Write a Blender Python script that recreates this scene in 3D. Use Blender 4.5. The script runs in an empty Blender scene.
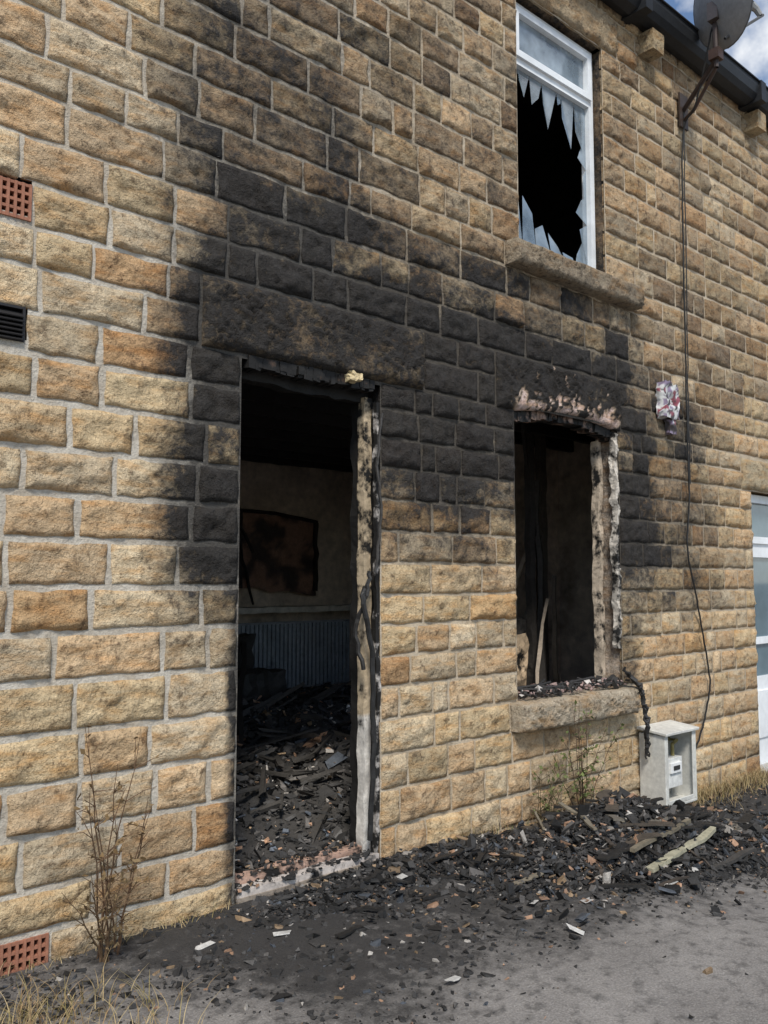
import bpy, math, random
import numpy as np
from mathutils import Vector, Matrix
random.seed(7); rng=np.random.default_rng(11)
scene=bpy.context.scene
scene.view_settings.view_transform='Standard'
try: scene.view_settings.look='None'
except: pass
scene.view_settings.exposure=0

# ------------------------------------------------------------ helpers
TAB=rng.random((256,256))
def vnoise(x,z,s=0):
    x=np.asarray(x,float)+s*17.31; z=np.asarray(z,float)+s*9.73
    xi=np.floor(x).astype(int); zi=np.floor(z).astype(int)
    fx=x-xi; fz=z-zi; fx=fx*fx*(3-2*fx); fz=fz*fz*(3-2*fz)
    a=TAB[xi&255,zi&255]; b=TAB[(xi+1)&255,zi&255]; c=TAB[xi&255,(zi+1)&255]; d=TAB[(xi+1)&255,(zi+1)&255]
    return (a*(1-fx)+b*fx)*(1-fz)+(c*(1-fx)+d*fx)*fz
def fbm(x,z,s=0,o=4):
    r=0;a=.5
    for i in range(o):
        r=r+a*vnoise(np.asarray(x)*2**i,np.asarray(z)*2**i,s+i*3); a*=.5
    return r/(1-.5**o)
def sst(a,b,x):
    t=np.clip((np.asarray(x,float)-a)/(b-a),0,1); return t*t*(3-2*t)

class Acc:
    def __init__(s): s.V=[];s.F=[];s.C=[];s.n=0
    def add(s,V,F,C):
        V=np.asarray(V,float).reshape(-1,3);F=np.asarray(F,int)
        C=np.asarray(C,float)
        if C.ndim==1: C=np.tile(C,(len(V),1))
        if C.shape[1]==3: C=np.hstack([C,np.zeros((len(C),1))])
        s.V.append(V);s.F.append(F+s.n);s.C.append(C);s.n+=len(V)
    def build(s,name,mat,parent=None,smooth=False):
        V=np.vstack(s.V);F=np.vstack(s.F);C=np.vstack(s.C)
        return mkmesh(name,V,F,C,mat,parent,smooth)
def mkmesh(name,V,F,C,mat,parent=None,smooth=False):
    me=bpy.data.meshes.new(name)
    n=len(F);k=F.shape[1]
    me.vertices.add(len(V)); me.vertices.foreach_set('co',V.astype(np.float32).ravel())
    me.loops.add(n*k); me.loops.foreach_set('vertex_index',F.astype(np.int32).ravel())
    me.polygons.add(n); me.polygons.foreach_set('loop_start',np.arange(0,n*k,k,dtype=np.int32))
    me.polygons.foreach_set('use_smooth',np.full(n,smooth))
    me.update(calc_edges=True); me.validate()
    if C is not None:
        at=me.color_attributes.new('Col','FLOAT_COLOR','POINT')
        at.data.foreach_set('color',C.astype(np.float32).ravel())
    ob=bpy.data.objects.new(name,me); scene.collection.objects.link(ob)
    me.materials.append(mat)
    if parent: ob.parent=parent
    return ob
def empty(name):
    e=bpy.data.objects.new(name,None); scene.collection.objects.link(e); return e
def gridF(nx,nz):
    i,j=np.meshgrid(np.arange(nx-1),np.arange(nz-1),indexing='ij')
    a=(i*nz+j).ravel()
    return np.stack([a,a+nz,a+nz+1,a+1],1)
BF=np.array([[0,1,3,2],[4,6,7,5],[0,4,5,1],[2,3,7,6],[0,2,6,4],[1,5,7,3]])
BV=np.array([[i,j,k] for i in (0,1) for j in (0,1) for k in (0,1)],float)
def box(acc,x0,x1,y0,y1,z0,z1,c,M=None):
    V=BV*[x1-x0,y1-y0,z1-z0]+[x0,y0,z0]
    if M is not None: V=np.array([list(M@Vector(v)) for v in V])
    acc.add(V,BF,c)
def rbox(acc,x0,x1,y0,y1,z0,z1,c,amp=.01,res=.04,seed=0,wav=8,ch=None):
    """box subdivided on all faces, surface displaced by noise"""
    nx=max(2,int((x1-x0)/res)+1);ny=max(2,int((y1-y0)/res)+1);nz=max(2,int((z1-z0)/res)+1)
    X=np.linspace(x0,x1,nx);Y=np.linspace(y0,y1,ny);Z=np.linspace(z0,z1,nz)
    def face(A,B,fn):
        a,b=np.meshgrid(A,B,indexing='ij'); V=fn(a.ravel(),b.ravel())
        s=seed
        d=np.stack([fbm(V[:,1]*wav+V[:,0]*wav,V[:,2]*wav,s+1,3)-.5,fbm(V[:,0]*wav+V[:,1]*wav,V[:,2]*wav,s+5,3)-.5,fbm(V[:,0]*wav,V[:,1]*wav+V[:,2]*wav*.7,s+9,3)-.5],1)*amp*2
        cc=c
        if ch is not None: cc=ch(V)
        acc.add(V+d,gridF(len(A),len(B)),cc)
    face(X,Z,lambda a,b:np.stack([a,0*a+y0,b],1)); face(X,Z,lambda a,b:np.stack([a,0*a+y1,b],1))
    face(Y,Z,lambda a,b:np.stack([0*a+x0,a,b],1)); face(Y,Z,lambda a,b:np.stack([0*a+x1,a,b],1))
    face(X,Y,lambda a,b:np.stack([a,b,0*a+z0],1)); face(X,Y,lambda a,b:np.stack([a,b,0*a+z1],1))
def tube(acc,P,R,c,sides=6):
    P=[Vector(p) for p in P]; n=len(P)
    if not hasattr(R,'__len__'): R=[R]*n
    V=[]
    for i,p in enumerate(P):
        t=(P[min(i+1,n-1)]-P[max(i-1,0)]); 
        if t.length<1e-9: t=Vector((0,0,1))
        t.normalize(); a=t.cross(Vector((.31,.87,.21))).normalized(); b=t.cross(a)
        for k in range(sides):
            q=p+(a*math.cos(k*math.tau/sides)+b*math.sin(k*math.tau/sides))*R[i]; V.append(q[:])
    F=[]
    for i in range(n-1):
        for k in range(sides):
            F.append([i*sides+k,i*sides+(k+1)%sides,(i+1)*sides+(k+1)%sides,(i+1)*sides+k])
    acc.add(V,F,c)
def frags(acc,P,S,C,tilt=1.0,jit=.35,yaw=None):
    N=len(P)
    V=np.tile(BV-.5,(N,1,1)); V=V+rng.uniform(-jit/2,jit/2,V.shape); V=V*S[:,None,:]
    a=rng.uniform(0,6.283,N) if yaw is None else yaw; b=rng.normal(0,1,N)*tilt; g=rng.normal(0,1,N)*tilt
    def rot(ax,t):
        M=np.zeros((N,3,3)); c=np.cos(t);s=np.sin(t); i,j=[(1,2),(2,0),(0,1)][ax]
        M[:,ax,ax]=1;M[:,i,i]=c;M[:,j,j]=c;M[:,i,j]=-s;M[:,j,i]=s; return M
    M=rot(2,a)@rot(1,b)@rot(0,g)
    V=np.einsum('nij,nkj->nki',M,V)+P[:,None,:]
    F=(BF[None]+8*np.arange(N)[:,None,None]).reshape(-1,4)
    acc.add(V.reshape(-1,3),F,np.repeat(np.hstack([C,np.zeros((N,1))]),8,axis=0))

# ------------------------------------------------------------ materials
def newmat(name):
    m=bpy.data.materials.new(name); m.use_nodes=True; nt=m.node_tree; nt.nodes.clear()
    o=nt.nodes.new('ShaderNodeOutputMaterial'); b=nt.nodes.new('ShaderNodeBsdfPrincipled')
    nt.links.new(b.outputs[0],o.inputs[0]); return m,nt,b
def N(nt,t,**k):
    n=nt.nodes.new(t)
    for a,v in k.items(): setattr(n,a,v)
    return n
def noise(nt,vec,scale,detail=6,rough=.6):
    n=N(nt,'ShaderNodeTexNoise'); n.inputs['Scale'].default_value=scale; n.inputs['Detail'].default_value=detail; n.inputs['Roughness'].default_value=rough
    nt.links.new(vec,n.inputs['Vector']); return n.outputs['Fac']
def maprange(nt,v,a,b,c=0,d=1):
    m=N(nt,'ShaderNodeMapRange'); nt.links.new(v,m.inputs[0])
    for i,x in enumerate((a,b,c,d)): m.inputs[i+1].default_value=x
    return m.outputs[0]
def math_(nt,op,a,b=None):
    m=N(nt,'ShaderNodeMath',operation=op)
    for i,x in enumerate((a,b)):
        if x is None: continue
        if isinstance(x,(int,float)): m.inputs[i].default_value=x
        else: nt.links.new(x,m.inputs[i])
    return m.outputs[0]
def mix(nt,f,a,b,bt='MIX'):
    m=N(nt,'ShaderNodeMix',data_type='RGBA',blend_type=bt)
    for s,x in ((m.inputs[0],f),(m.inputs[6],a),(m.inputs[7],b)):
        if isinstance(x,(int,float)): s.default_value=x
        elif isinstance(x,tuple): s.default_value=(*x,1)
        else: nt.links.new(x,s)
    return m.outputs[2]
def bump(nt,b,h,strength=.5,dist=.01,prev=None):
    n=N(nt,'ShaderNodeBump'); n.inputs['Strength'].default_value=strength; n.inputs['Distance'].default_value=dist
    nt.links.new(h,n.inputs['Height'])
    if prev: nt.links.new(prev,n.inputs['Normal'])
    if b: nt.links.new(n.outputs[0],b.inputs['Normal'])
    return n.outputs[0]
def coords(nt,scale=None):
    t=N(nt,'ShaderNodeTexCoord').outputs['Object']
    if scale:
        m=N(nt,'ShaderNodeMapping'); m.inputs['Scale'].default_value=scale; nt.links.new(t,m.inputs[0]); return m.outputs[0]
    return t
def vcol(nt):
    a=N(nt,'ShaderNodeAttribute',attribute_name='Col'); return a.outputs['Color'],a.outputs['Alpha']

def stone_mat(name,mortar=False):
    m,nt,b=newmat(name); co=coords(nt); col,soot=vcol(nt)
    st=coords(nt,(4,4,16))
    n1=noise(nt,co,6,4,.62); n2=noise(nt,co,75,3,.7); n3=noise(nt,st,1.6,4,.6); n4=noise(nt,co,3.2,4,.65); n5=noise(nt,co,21,5,.74)
    if not mortar:
        c=mix(nt,maprange(nt,n3,.44,.66,0,.85),col,mix(nt,1.0,col,(.94,.72,.50),'MULTIPLY'))
        c=mix(nt,maprange(nt,n1,.46,.66,0,.8),c,mix(nt,1.0,col,(1.2,1.22,1.24),'MULTIPLY'))
        c=mix(nt,maprange(nt,n5,.53,.66,0,.8),c,mix(nt,1.0,col,(.36,.31,.27),'MULTIPLY'))
        c=mix(nt,1.0,c,mix(nt,n2,(.5,.48,.46),(1.47,1.47,1.47)),'MULTIPLY')
    else:
        c=mix(nt,maprange(nt,n1,.4,.7,0,.7),col,mix(nt,1.0,col,(.55,.48,.40),'MULTIPLY'))
        c=mix(nt,1.0,c,mix(nt,n2,(.65,.63,.6),(1.25,1.25,1.25)),'MULTIPLY')
    s=math_(nt,'ADD',soot,math_(nt,'MULTIPLY',math_(nt,'SUBTRACT',n4,.5),1.1))
    s=math_(nt,'ADD',s,math_(nt,'MULTIPLY',math_(nt,'SUBTRACT',n5,.5),1.3))
    s=maprange(nt,s,.10,.95,0,.98 if not mortar else .90)
    sc=mix(nt,maprange(nt,n5,.35,.7),(.007,.0067,.0067),(.042,.039,.037))
    c=mix(nt,s,c,sc)
    nt.links.new(c,b.inputs['Base Color']); b.inputs['Roughness'].default_value=.82
    b.inputs['Specular IOR Level'].default_value=.3
    p=bump(nt,None,n5,1.0 if not mortar else .6,.034 if not mortar else .014)
    bump(nt,b,n2,.8,.007,p)
    return m
M_stone=stone_mat('rock_faced_sandstone'); M_mortar=stone_mat('lime_mortar',True)

def gen_mat(name,rough=.7,bs=.5,bscale=40,dark=.6,metal=0,bdist=.004,spec=.3,char=None):
    """vertex colour * noise + bump.  char: (scale,lo,hi) patches burnt to black"""
    m,nt,b=newmat(name); co=coords(nt); col,al=vcol(nt)
    n=noise(nt,co,bscale,4,.65); n2=noise(nt,co,bscale*.2,3,.6)
    c=mix(nt,1.0,col,mix(nt,n,(dark,)*3,(2-dark,)*3),'MULTIPLY')
    c=mix(nt,1.0,c,mix(nt,n2,(dark,)*3,(1.3,)*3),'MULTIPLY')
    if char:
        nn=noise(nt,co,char[0],5,.65); nn=math_(nt,'ADD',nn,al)
        c=mix(nt,maprange(nt,nn,char[1],char[2]),c,(.016,.015,.014))
    nt.links.new(c,b.inputs['Base Color']); b.inputs['Roughness'].default_value=rough; b.inputs['Metallic'].default_value=metal
    b.inputs['Specular IOR Level'].default_value=spec
    bump(nt,b,n,bs,bdist); return m
M_debris=gen_mat('charred_rubble',.7,.8,90,.45,spec=.45)
M_burnt=gen_mat('burnt_painted_timber',.7,.8,35,.5,char=(9,.48,.6))
M_char=gen_mat('charred_timber',.6,.9,45,.4,spec=.45)
M_plaster=gen_mat('smoke_blackened_plaster',.9,.6,12,.35,char=(1.6,.54,.84))
M_upvc=gen_mat('white_upvc',.35,.1,14,.82,spec=.5)
M_metal=gen_mat('weathered_metal',.5,.3,30,.7,metal=.3)
M_plastic=gen_mat('aged_plastic',.5,.25,30,.62,spec=.45)
M_terra=gen_mat('terracotta',.85,.5,50,.55)
M_cable=gen_mat('black_cable',.55,.3,60,.7)
M_plant=gen_mat('dry_plant',.8,.1,20,.7)
M_slate=gen_mat('roof_slate',.7,.5,20,.6)

def glass_mat(name,a0,a1,c0,c1):
    m,nt,b=newmat(name); co=coords(nt)
    n=noise(nt,co,4,5,.6)
    nt.links.new(mix(nt,n,c0,c1),b.inputs['Base Color'])
    b.inputs['Roughness'].default_value=.05; b.inputs['Specular IOR Level'].default_value=1.0; b.inputs['IOR'].default_value=1.7
    nt.links.new(maprange(nt,n,.3,.7,a0,a1),b.inputs['Alpha']); return m
M_glass=glass_mat('dirty_window_glass',.5,.95,(.10,.15,.20),(.42,.50,.56))
M_glass2=glass_mat('obscured_glass',.95,1,(.05,.09,.11),(.16,.24,.28))

def ground_mat():
    m,nt,b=newmat('worn_tarmac'); co=coords(nt); col,soot=vcol(nt)
    n1=noise(nt,co,1.1,4,.6); n2=noise(nt,co,130,3,.75); n3=noise(nt,co,14,5,.7)
    v=N(nt,'ShaderNodeTexVoronoi'); v.inputs['Scale'].default_value=95; nt.links.new(co,v.inputs['Vector'])
    c=mix(nt,maprange(nt,n1,.35,.65),(.175,.162,.15),(.28,.26,.24))
    c=mix(nt,1.0,c,mix(nt,n2,(.25,.25,.25),(1.75,1.75,1.75)),'MULTIPLY')
    c=mix(nt,maprange(nt,v.outputs['Distance'],.05,.5,.45,0),c,(.40,.38,.35))
    c=mix(nt,maprange(nt,n3,.50,.68,0,.65),c,(.08,.075,.07))
    s=math_(nt,'ADD',soot,math_(nt,'MULTIPLY',math_(nt,'SUBTRACT',n3,.5),1.6))
    s=math_(nt,'ADD',s,math_(nt,'MULTIPLY',math_(nt,'SUBTRACT',n2,.5),.9))
    s=maprange(nt,s,.12,.9,0,.95)
    c=mix(nt,s,c,mix(nt,n2,(.010,.010,.010),(.065,.06,.056)))
    nt.links.new(c,b.inputs['Base Color']); b.inputs['Roughness'].default_value=.85; b.inputs['Specular IOR Level'].default_value=.3
    p=bump(nt,None,n3,.6,.014); bump(nt,b,n2,.9,.008,p); return m
M_ground=ground_mat()

# ------------------------------------------------------------ facade description (metres)
house=empty('stone_house')
DOOR=(2.08,2.94,-.3,2.50); WIN=(4.04,5.16,.73,2.54); UWIN=(4.11,5.06,3.58,5.31); NDOOR=(7.15,8.05,-.3,2.22)
OPEN=[DOOR,WIN,UWIN,NDOOR]
VENTS=[(.86,1.10,2.88,3.03,'t'),(.85,1.09,2.39,2.53,'b'),(1.02,1.256,-.04,.11,'t')]
SPEC=[(1.86,3.26,2.50,2.86),(3.87,5.20,2.54,2.86),(3.97,5.21,.55,.73),(3.97,5.38,3.42,3.58),(3.97,5.26,5.31,5.60),(6.98,8.22,2.22,2.50)]
def soft(X,Z,x0,x1,z0,z1,sx,sz=None,sl=None):
    sz=sz or sx; sl=sl or sx
    return sst(x0-sl,x0+sl*.2,X)*(1-sst(x1-sx*.2,x1+sx,X))*sst(z0-sz,z0+sz*.2,Z)*(1-sst(z1-sz*.2,z1+sz,Z))
def sootf(X,Z):
    X=np.asarray(X,float);Z=np.asarray(Z,float)
    wx=X+(fbm(X*1.9,Z*1.9,41,4)-.5)*.45; Zw=Z+(fbm(X*1.9,Z*1.9,47,4)-.5)*.5
    X0=X; X=np.where((Z>1.2),wx,X); 
    a=1.28*soft(X,Zw,1.95,3.3,2.55,2.95,.5,.45)
    a=np.maximum(a,1.25*soft(X0,Zw,1.88,2.1,1.5,2.9,.3,.45,.36))
    Xp=X+ (Z-3.0)*.20
    a=np.maximum(a,1.10*soft(Xp,Zw,2.0,2.85,2.7,3.3,.55,.7))
    a=np.maximum(a,.74*soft(Xp,Zw,2.1,2.8,2.7,4.1,.7,1.2))
    a=np.maximum(a,1.22*soft(X,Zw,2.94,4.05,2.0,2.88,.5,.5))
    a=np.maximum(a,.66*soft(X0,Zw,2.94,3.7,1.65,2.9,.4,.4))
    a=np.maximum(a,1.25*soft(X,Zw,3.9,5.25,2.55,2.96,.4,.35))
    a=np.maximum(a,.84*soft(X,Zw,2.9,5.2,2.6,3.2,.6,.65))
    a=np.maximum(a,.34*soft(X,Zw,2.6,4.0,3.0,4.6,.8,1.0))
    a=np.maximum(a,1.15*soft(X0,Zw,5.16,5.55,1.6,2.7,.4,.5))
    a=np.maximum(a,.70*soft(X,Zw,5.16,6.2,1.4,2.8,.6,.5))
    a=np.maximum(a,.55*soft(X0,Zw,5.1,5.3,.7,1.6,.12,.2))
    a=np.maximum(a,.9*soft(X0,Zw,2.04,2.1,.0,1.6,.05,.2))
    a=np.maximum(a,.33*(1-sst(.0,.3,Z+.1)))
    return a
def weather(X,Z):
    return np.clip((.08+.24*sst(1.2,2.0,X))*sst(2.5,3.3,Z)+.26*sst(5.2,5.8,X)*sst(1.0,1.8,Z)*(1-sst(6.6,7.4,X))*(1-sst(3.0,4.4,Z)),0,1)
PAL=np.array([(.60,.455,.28),(.62,.475,.285),(.575,.415,.25),(.64,.52,.355),(.545,.435,.29),(.61,.455,.285),(.575,.445,.27),(.66,.53,.35),(.62,.47,.28),(.595,.43,.26)])
def stone(acc,x0,x1,z0,z1,prot=.022,gap=.011,tool=False,zb=None,colr=None,extra=0,facet=True,rough=1.,sootk=1.,yb=.02):
    w=x1-x0;h=z1-z0
    xm=(x0+x1)/2
    res=.0165 if .6<xm<5.6 else (.026 if xm<8 and xm>0 else .06)
    nx=max(4,int(w/res));nz=max(4,int(h/res))
    u=np.linspace(0,1,nx);v=np.linspace(0,1,nz)
    u=np.concatenate([[0],u,[1]]);v=np.concatenate([[0],v,[1]])
    U,W_=np.meshgrid(u,v,indexing='ij')
    ring=np.zeros(U.shape,bool);ring[0]=ring[-1]=True;ring[:,0]=ring[:,-1]=True
    s=random.randrange(200)
    X=x0+gap+U*(w-2*gap);Z=z0+gap+W_*(h-2*gap)
    e=.011*rough
    X=X+(fbm(Z*14,X*0+s,s,3)-.5)*2*e*(1-2*np.minimum(U,1-U))*np.where(U<.5,1,-1)
    Z=Z+(fbm(X*12,Z*0+s,s+3,3)-.5)*2*e*(1-2*np.minimum(W_,1-W_))*np.where(W_<.5,1,-1)
    dx=np.minimum(U,1-U)*w; dz=np.minimum(W_,1-W_)*h; 
    d=np.minimum(dx,dz)
    edge=sst(-.004,.010+.045*fbm(X*12,Z*12,s+11,2)**1.5,d)
    H=np.full(U.shape,1.0)
    if facet:
        for k in range(random.randint(4,7)):
            a=random.uniform(-1.3,1.3);b=random.uniform(-1.3,1.3);px=random.random();pz=random.random()
            H=np.minimum(H,random.uniform(.5,1.05)+a*(U-px)*w/.3*.7+b*(W_-pz)*h/.3*1.2)
    H=np.clip(H,.05,1.1)
    nz_=fbm(X*15,Z*24,s,4)-.5
    n2=np.abs(fbm(X*30+3,Z*36,s+7,3)-.5)
    D=.006+edge*(prot*H+nz_*.038*rough-n2*.024*rough+.005)
    if tool:
        q=(Z*.75+X*.4)*85+6*fbm(X*6,Z*6,s)
        D=.008+edge*(prot+ nz_*.016)+(.024*np.abs(np.sin(q))-.008)*edge*sst(.3,.6,fbm(X*16,Z*12,s+4,2))
    D=np.maximum(D,.0045)+extra
    if zb is not None:
        Z=Z+zb(X)*(1-W_)
    Y=np.where(ring,yb,-D)
    V=np.stack([X.ravel(),Y.ravel(),Z.ravel()],1)
    cx,cz=(x0+x1)/2,(z0+z1)/2
    c=PAL[random.randrange(len(PAL))] if colr is None else np.array(colr)
    c=c*random.uniform(.82,1.10)
    if random.random()<.10 and colr is None: c=c*np.array((.90,.79,.68))
    wd=float(weather(cx,cz)); wd=np.clip(wd+random.uniform(-.25,.3)*(.25+wd*1.6),0,.8) if wd>0.02 else max(0,random.uniform(-.5,.16))
    if colr is not None: wd*=.4
    c=c*(1-wd)+np.array((.13,.10,.072))*wd
    jit=random.gauss(0,.15)
    S=sootf(V[:,0],V[:,2])*sootk
    S=S+jit*np.clip(S*3,0,1)
    if cz>2.6: S=S+wd*.25
    C=np.concatenate([np.tile(c,(len(V),1)),S[:,None]],1)
    acc.add(V,gridF(len(u),len(v)),C)
lowL=[-.45,-.25,-.05,.12,.28,.48,.67,.86,1.06,1.25,1.43,1.62,1.80,1.98,2.17,2.35,2.52]
lowR=[-.53,-.35,-.18,0,.18,.37,.55,.73,.90,1.06,1.22,1.38,1.55,1.72,1.89,2.06,2.22,2.38,2.52]
up=[2.52,2.70,2.86,3.04,3.23,3.42,3.58,3.77,3.94,4.13,4.31,4.49,4.66,4.84,5.0,5.16,5.31,5.46,5.60,5.78]
XMIN,XMAX=-2.5,13.5
masonry=Acc()
def course(z0,z1,xa,xb,lo,hi,gap):
    blocked=[]
    for o in OPEN+SPEC+[v[:4] for v in VENTS]:
        ov=min(z1,o[3])-max(z0,o[2])
        if ov>.026: blocked.append((o[0],o[1]))
    blocked.sort(); segs=[];x=xa
    for a,b in blocked:
        if a>x+.02: segs.append((x,min(a,xb)))
        x=max(x,b)
        if x>=xb: break
    if x<xb-.02: segs.append((x,xb))
    for a,b in segs:
        if b-a<.03: continue
        x=a
        while b-x>1e-3:
            L=random.uniform(lo,hi)
            if random.random()<.2: L*=.6
            if b-x<L+lo*.55: L=b-x if b-x<hi*1.15 else (b-x)/2
            stone(masonry,x,x+L,z0,z1,prot=random.uniform(.014,.036),gap=gap); x+=L
for i in range(len(lowL)-1): course(lowL[i],lowL[i+1],XMIN,2.08,.24,.54,.0125)
for i in range(len(lowR)-1): course(lowR[i],lowR[i+1],2.94,XMAX,.18,.42,.0095)
for i in range(len(up)-1): course(up[i],up[i+1],XMIN,XMAX,.20,.46,.0105)
masonry.build('rock_faced_stones',M_stone,house,True)
# dressed lintels and sills
tr=Acc()
stone(tr,1.86,3.26,2.515,2.86,prot=.034,gap=.008,tool=True,colr=(.50,.38,.24),facet=False,rough=.6,sootk=.85)
arch=lambda X:.045*np.clip(1-((X-4.6)/.56)**2,0,1)-.035
stone(tr,3.87,5.20,2.54,2.86,prot=.02,gap=.008,tool=True,colr=(.50,.38,.24),facet=False,rough=.6,zb=arch,sootk=.9)
C=tr.C[-1];V=tr.V[-1]
m=fbm(V[:,0]*38,V[:,2]*30,31,3)*.75+fbm(V[:,0]*7,V[:,2]*4,35,2)*.25+.42*(1-sst(2.50,2.76,V[:,2]))-.075
m=sst(.64,.74,m)*sst(4.0,4.1,V[:,0])*(1-sst(5.12,5.18,V[:,0]))
C[:,:3]=C[:,:3]*(1-m[:,None])+np.array((.64,.50,.45))*m[:,None]; C[:,3]=C[:,3]*(1-m)-.45*m
V[:,1]+=m*.012
stone(tr,3.97,5.21,.55,.73,prot=.02,gap=.004,tool=True,colr=(.50,.42,.31),facet=False,extra=.085,sootk=.5)
stone(tr,3.97,5.38,3.42,3.58,prot=.02,gap=.004,tool=True,colr=(.38,.31,.22),facet=False,extra=.085,sootk=.4)
stone(tr,3.97,5.26,5.31,5.60,prot=.02,gap=.008,tool=True,colr=(.54,.42,.27),facet=False)
stone(tr,6.98,8.22,2.22,2.50,prot=.02,gap=.008,tool=True,colr=(.54,.44,.29),facet=False)
tr.build('lintels_and_sills',M_stone,house,True)
# mortar bed sheet with openings
xs=np.unique(np.round(np.concatenate([np.arange(XMIN,XMAX+.01,.05),[o[0] for o in OPEN],[o[1] for o in OPEN]]),4))
zs=np.unique(np.round(np.concatenate([np.arange(-.6,5.8,.05),[o[2] for o in OPEN],[o[3] for o in OPEN]]),4))
Xg,Zg=np.meshgrid(xs,zs,indexing='ij')
F=gridF(len(xs),len(zs))
cx=(Xg.ravel()[F[:,0]]+Xg.ravel()[F[:,2]])/2;cz=(Zg.ravel()[F[:,0]]+Zg.ravel()[F[:,2]])/2
keep=np.ones(len(F),bool)
for o in OPEN+[v[:4] for v in VENTS]: keep&=~((cx>o[0])&(cx<o[1])&(cz>o[2])&(cz<o[3]))
V=np.stack([Xg.ravel(),-.0005-.003*fbm(Xg.ravel()*7,Zg.ravel()*7,3),Zg.ravel()],1)
k=sst(2.4,3.2,V[:,0])[:,None]; 
kz=sst(2.8,3.8,V[:,2])[:,None]; k=np.maximum(k,kz*.4)
cm=np.array((.56,.52,.45))*(1-k)+np.array((.54,.455,.34))*k
C=np.hstack([cm,sootf(V[:,0],V[:,2])[:,None]*.9])
mkmesh('mortar',V,F[keep],C,M_mortar,house,True)
# reveals (wall thickness) around the openings
rv=Acc()
def reveal(o,s,dep=.32,col=(.25,.19,.13)):
    x0,x1,z0,z1=o
    def pl(fn,na,nb,sc):
        a,b=np.meshgrid(np.linspace(0,1,na),np.linspace(0,1,nb),indexing='ij');a=a.ravel();b=b.ravel()
        V=fn(a,b); rv.add(V,gridF(na,nb),np.hstack([np.tile(col,(len(V),1)),np.full((len(V),1),sc)+ (0*a)[:,None]]))
    zz=lambda b:z0+b*(z1-z0)
    pl(lambda a,b:np.stack([x0-.004-.02*fbm(a*5,b*14,1),.0+a*dep,zz(b)],1),8,40,s)
    pl(lambda a,b:np.stack([x1+.004+.03*fbm(a*5,b*14,6),.0+a*dep,zz(b)],1),8,60,s)
    pl(lambda a,b:np.stack([x0+b*(x1-x0),a*dep,z1+.004+.02*fbm(a*5,b*14,9)],1),8,24,s)
    pl(lambda a,b:np.stack([x0+b*(x1-x0),a*dep-.01,z0-.006+.01*fbm(a*5,b*14,9)],1),8,24,s)
reveal(DOOR,1.05,.2);reveal(WIN,.48,.2,col=(.6,.5,.4));reveal(UWIN,.75,.2,col=(.4,.3,.2));reveal(NDOOR,0,.3,col=(.5,.38,.24))
rv.build('opening_reveals',M_stone,house,True)

# ------------------------------------------------------------ carcass: rooms, back, gables, roof
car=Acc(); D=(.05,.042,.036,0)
def sheet(acc,p,a,b,c,n=2,m=2):
    p,a,b=map(np.array,(p,a,b)); U,V_=np.meshgrid(np.linspace(0,1,n),np.linspace(0,1,m),indexing='ij')
    acc.add(p+U.reshape(-1,1)*a+V_.reshape(-1,1)*b,gridF(n,m),c)
YI=.20
sheet(car,(1.5,4.25,-.05),(5.1,0,0),(0,0,2.9),(.70,.58,.46,-.05))
sheet(car,(1.5,YI,-.05),(0,4.05,0),(0,0,2.9),(.66,.54,.43,-.05))
sheet(car,(6.6,YI,-.05),(0,4.05,0),(0,0,2.9),(.62,.52,.42,.02))
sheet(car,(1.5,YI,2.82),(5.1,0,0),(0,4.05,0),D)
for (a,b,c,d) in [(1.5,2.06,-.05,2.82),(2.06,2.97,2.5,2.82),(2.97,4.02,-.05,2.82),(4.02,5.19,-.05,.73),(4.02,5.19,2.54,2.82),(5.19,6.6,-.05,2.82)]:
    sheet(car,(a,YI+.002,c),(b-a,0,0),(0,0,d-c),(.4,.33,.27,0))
rbox(car,6.15,6.58,1.6,2.9,-.05,2.8,(.66,.54,.43,.0),amp=.02,res=.07,seed=4)
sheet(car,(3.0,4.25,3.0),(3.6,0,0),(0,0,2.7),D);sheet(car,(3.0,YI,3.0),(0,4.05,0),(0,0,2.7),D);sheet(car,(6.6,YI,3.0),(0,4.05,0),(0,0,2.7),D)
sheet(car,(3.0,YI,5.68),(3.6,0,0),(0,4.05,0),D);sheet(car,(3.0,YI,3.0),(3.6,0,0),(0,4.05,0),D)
for (a,b,c,d) in [(3.0,4.09,3.0,5.68),(5.09,6.6,3.0,5.68),(4.09,5.09,3.0,3.58),(4.09,5.09,5.31,5.68)]:
    sheet(car,(a,YI+.002,c),(b-a,0,0),(0,0,d-c),D)
box(car,6.9,8.4,.33,1.6,-.3,2.8,(.3,.28,.25,-.5))
sheet(car,(XMIN,7.0,-.6),(XMAX-XMIN,0,0),(0,0,6.4),(.4,.3,.2,-.5))
sheet(car,(XMIN,0,-.6),(0,7.0,0),(0,0,6.4),(.4,.3,.2,-.5));sheet(car,(XMAX,0,-.6),(0,7.0,0),(0,0,6.4),(.4,.3,.2,-.5))
car.build('interior_and_back_walls',M_plaster,house)
rf=Acc()
zr0=5.86
for i in range(22):
    y0=-.10+i*.17; zz=zr0+i*.17*.62
    n=60
    for j in range(n):
        w=(XMAX-XMIN+.2)/n; x=XMIN-.1+j*w+(i%2)*w/2
        g=random.uniform(.05,.10)
        M=Matrix.Translation((x,y0,zz+random.uniform(0,.004)))@Matrix.Rotation(math.atan(.56),4,'X')
        box(rf,0,w-.006,0,.24,0,.008,(g,g,g*1.1,0),M)
sheet(rf,(XMIN,3.6,8.15),(XMAX-XMIN,0,0),(0,3.6,-2.3),(.07,.07,.08,0))
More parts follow.
